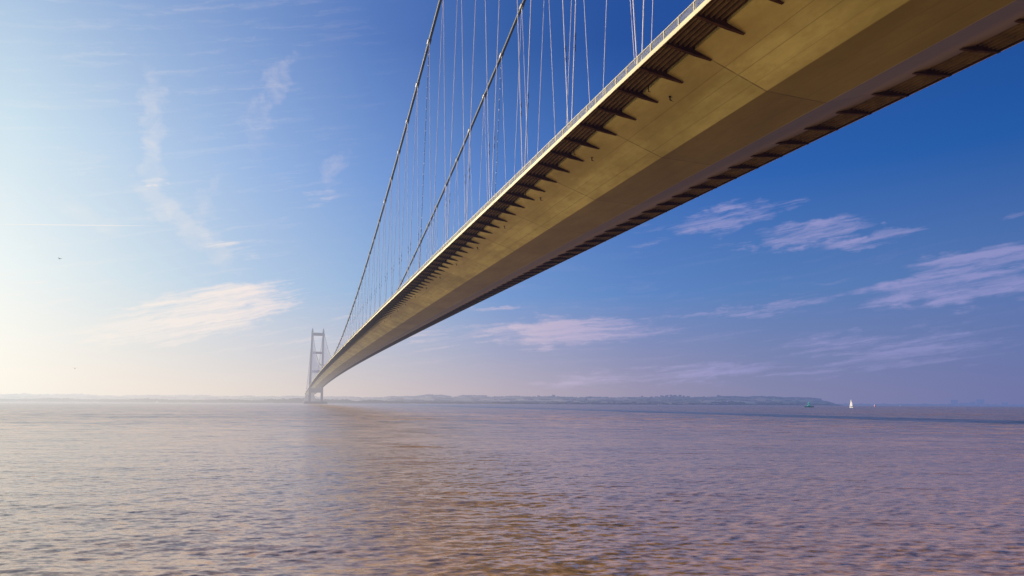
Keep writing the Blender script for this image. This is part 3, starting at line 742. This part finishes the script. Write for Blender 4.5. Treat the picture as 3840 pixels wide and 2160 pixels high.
# patches of cirrus: azimuth, elevation, half length, half height (deg), tilt (deg), streak frequency (along, across), threshold, strength
PATCHES = [
    (-7.39, 6.92, 8.48, 2.054, 17.1, 2.2, 7, 0.52, 1), (-4.55, 8.55, 4.34, 0.946, 25.5, 2, 6, 0.55, 0.8), (-9.27, 5.39, 7.56, 0.867, 5.5, 2, 4, 0.55, 0.6),
    (6.73, 6.42, 5.82, 1.305, 7.9, 2, 5, 0.5, 0.6), (1.80, 5.41, 5.61, 0.605, 8.3, 2, 3, 0.55, 0.5), (23.54, 6.37, 10.26, 1.334, 1.3, 2.2, 4, 0.46, 1),
    (16.62, 8.28, 2.99, 0.316, 4.7, 1.5, 2, 0.5, 0.7), (22.31, 9.95, 1.57, 0.210, -0.2, 1.5, 2, 0.5, 0.5), (11.21, 5.49, 6.29, 0.767, 5.1, 2, 3, 0.5, 0.5),
    (37.38, 15.60, 4.54, 1.113, 7.8, 3, 5, 0.55, 0.85), (40.91, 16.18, 3.49, 0.574, 2.5, 2.5, 3, 0.55, 0.65), (43.89, 13.73, 4.43, 1.011, 2.8, 3, 4, 0.52, 0.95),
    (48.44, 12.80, 3.83, 0.612, 6.9, 2, 3, 0.52, 0.9), (30.95, 13.93, 2.47, 0.407, 6.6, 2, 3, 0.55, 0.5), (37.64, 13.16, 3.09, 0.329, -0.9, 2, 2, 0.52, 0.6),
    (30.97, 15.28, 1.98, 0.471, 5.2, 2, 3, 0.55, 0.4), (54.75, 10.34, 4.82, 1.090, 2.8, 2.5, 5, 0.5, 1), (52.95, 8.55, 6.32, 1.291, 1.9, 2.5, 4, 0.5, 1),
    (57.23, 9.20, 2.55, 1.113, 0.8, 2, 3, 0.5, 0.6), (39.40, 7.90, 6.80, 0.463, 4.9, 2.5, 3, 0.5, 0.75), (41.04, 10.37, 10.09, 0.292, -5.4, 1, 1, 0.4, 0.3),
    (49.45, 5.13, 9.88, 0.793, 2.0, 2, 4, 0.5, 0.72), (48.04, 3.50, 11.86, 1.049, 4.1, 2, 5, 0.48, 0.7), (32.80, 2.59, 13.84, 0.888, 3.8, 2, 4, 0.5, 0.8),
    (45.45, 8.63, 9.81, 0.378, -5.0, 2, 4, 0.5, 0.5), (-11.29, 19.80, 0.98, 4.262, 5.0, 2.5, 2.2, 0.5, 0.75), (-10.99, 16.88, 1.11, 0.383, 5.5, 1.2, 1.2, 0.36, 0.75),
    (-11.67, 21.44, 0.88, 1.284, 1.6, 2, 2, 0.45, 0.5), (-8.58, 13.67, 5.51, 1.037, -39.8, 3, 2, 0.5, 0.7), (-5.61, 12.29, 2.94, 0.636, -13.8, 2, 2, 0.5, 0.65),
    (-2.52, 25.15, 0.83, 3.334, -19.5, 2, 2, 0.5, 0.6), (-3.95, 21.96, 1.16, 2.087, 4.3, 2, 2, 0.5, 0.5), (2.63, 19.38, 0.77, 1.951, -19.9, 2, 2, 0.5, 0.55),
    (1.39, 17.01, 1.59, 1.283, 5.7, 2, 2, 0.5, 0.5), (-7.27, 16.00, 0.83, 2.173, -14.1, 2, 2, 0.5, 0.55), (-14.96, 13.50, 3.01, 0.861, -29.0, 2, 2, 0.5, 0.6),
    (-13.83, 9.21, 1.26, 0.414, -8.0, 2, 2, 0.5, 0.5), (-18.63, 8.01, 2.75, 1.115, -6.1, 2, 2, 0.5, 0.4), (-19.03, 14.05, 1.02, 3.713, 48.8, 1.5, 1.5, 0.45, 0.25),
    (-1.68, 13.22, 5.06, 0.194, 7.4, 1, 1, 0.45, 0.3), (-16.14, 12.71, 4.60, 0.045, 8.5, 0.6, 0.3, 0, 0.55), (4.26, 10.59, 1.99, 0.169, 6.2, 1, 1, 0.45, 0.3),
    (-2.60, 5.40, 3.10, 0.327, 2.5, 2, 2, 0.5, 0.4), (57.46, 13.18, 1.28, 0.221, 2.7, 1.5, 2, 0.5, 0.5)]
azd = n.m('MULTIPLY', n.m('SUBTRACT', azn, .5), 360.0)
wr = n.v('SUBTRACT', n.noise(n.comb(n.m('MULTIPLY', azd, .35), n.m('MULTIPLY', el, .7), 0), 1, 3, .6, color=True), (.5, .5, .5))
DW = n.v('ADD', D, n.v('MULTIPLY', wr, (.05, .03, .045)))
tilt_el = n.m('SUBTRACT', el, n.m('MULTIPLY', azd, n.rng(azd, -10, 30, .26, .12)))
streaks = n.noise(n.v('ADD', n.comb(n.m('MULTIPLY', azd, .15), n.m('MULTIPLY', tilt_el, 1.75), 3.0), n.v('SCALE', wr, scale=.9)), 1, 8, .62, .25)
puffs = n.noise(n.comb(n.m('MULTIPLY', azd, .42), n.m('MULTIPLY', el, .5), 9.0), 1, 6, .6, .8)
accs = [0.0, 0.0, 0.0]
for az, e_, hw, hh, tilt, f1, f2, lo, st in PATCHES:
    kind = 2 if hh < .3 and lo < .1 else (1 if (abs(tilt) > 25 or hh > hw) and az < 8 else 0)
    c = Vector((math.cos(R(e_)) * math.sin(R(az)), math.cos(R(e_)) * math.cos(R(az)), math.sin(R(e_))))
    rt = Vector((math.cos(R(az)), -math.sin(R(az)), 0)); up = rt.cross(c)
    e1 = rt * math.cos(R(tilt)) + up * math.sin(R(tilt)); e2 = -rt * math.sin(R(tilt)) + up * math.cos(R(tilt))
    gn = n.new('ShaderNodeGroup'); gn.node_tree = CG; acc = accs[kind]
    base = D if kind == 2 else DW
    n.put(gn.inputs[0], base if isinstance(acc, float) else n.v('ADD', base, n.v('SCALE', (1, 1, 1), scale=n.m('MULTIPLY', acc, 1e-7))))
    gn.inputs[1].default_value = c; gn.inputs[2].default_value = e1 / math.tan(R(hw * 1.15)); gn.inputs[3].default_value = e2 / math.tan(R(hh * (1.3 if kind < 2 else 1)))
    gn.inputs[4].default_value = st; n.put(gn.inputs[5], acc); accs[kind] = gn.outputs[0]
def dens(Mk, nz, a, b_, k):
    lo = n.m('SUBTRACT', a, n.m('MULTIPLY', Mk, k)); q = n.rng(nz, lo, n.m('ADD', lo, b_), 0, 1, smooth=True)
    return n.m('MULTIPLY', q, n.rng(Mk, 0, .9, 0, 1))
d1 = n.m('MULTIPLY', dens(accs[0], streaks, .655, .36, .39), .84)
d2 = n.m('MULTIPLY', dens(accs[1], puffs, .62, .60, .60), .42)
veil = n.m('MULTIPLY', n.rng(streaks, .48, .85, 0, .30, smooth=True), n.m('MULTIPLY', n.rng(el, 1.5, 5), n.m('MAXIMUM', n.rng(el, 14, 7), n.rng(azd, 10, -5, 0, .7))))
acc = n.m('SUBTRACT', 1.0, n.m('MULTIPLY', n.m('MULTIPLY', n.m('SUBTRACT', 1.0, d1), n.m('SUBTRACT', 1.0, d2)), n.m('MULTIPLY', n.m('SUBTRACT', 1.0, accs[2]), n.m('SUBTRACT', 1.0, veil))))
final = n.mix(acc, sky, ccol)
bg = n.new('ShaderNodeBackground'); n.put(bg.inputs[0], final); bg.inputs[1].default_value = 1.0
out = n.new('ShaderNodeOutputWorld'); t.links.new(bg.outputs[0], out.inputs[0])
w.cycles.sampling_method = 'MANUAL'; w.cycles.sample_map_resolution = 512

sl = bpy.data.lights.new('sun', 'SUN'); sl.energy = 5.6; sl.angle = R(.6); sl.color = (1.0, .84, .60)
so = bpy.data.objects.new('sun', sl); link(so)
sd = Vector((math.sin(R(SUN_AZ)) * math.cos(R(SUN_EL)), math.cos(R(SUN_AZ)) * math.cos(R(SUN_EL)), math.sin(R(SUN_EL))))
so.rotation_euler = sd.to_track_quat('Z', 'Y').to_euler()

cam = bpy.data.cameras.new('camera'); co = bpy.data.objects.new('camera', cam); link(co); sc.camera = co
cam.sensor_width = 36; cam.lens = 2423.88 / 3840 * 36; cam.clip_end = 120000; cam.clip_start = .1
yaw, pit, rol = .3359, .0976, .0052
cam.shift_x = -30.4454 / 3840; cam.shift_y = 194.3458 / 3840
fw = Vector((math.sin(yaw) * math.cos(pit), math.cos(yaw) * math.cos(pit), math.sin(pit))); rt = Vector((math.cos(yaw), -math.sin(yaw), 0)); up = rt.cross(fw)
r2 = rt * math.cos(rol) + up * math.sin(rol); u2 = -rt * math.sin(rol) + up * math.cos(rol)
co.matrix_world = Matrix(((r2.x, u2.x, -fw.x, VP[0]), (r2.y, u2.y, -fw.y, VP[1]), (r2.z, u2.z, -fw.z, VP[2]), (0, 0, 0, 1)))

sc.view_settings.view_transform = 'Standard'; sc.view_settings.look = 'None'; sc.view_settings.exposure = 0; sc.view_settings.gamma = 1
sc.render.engine = 'CYCLES'; cy = sc.cycles
cy.max_bounces = 5; cy.diffuse_bounces = 3; cy.glossy_bounces = 3; cy.caustics_reflective = True; cy.sample_clamp_indirect = 0
cy.use_denoising = True; cy.denoiser = 'OPENIMAGEDENOISE'; cy.blur_glossy = 1.0
sc.render.film_transparent = False
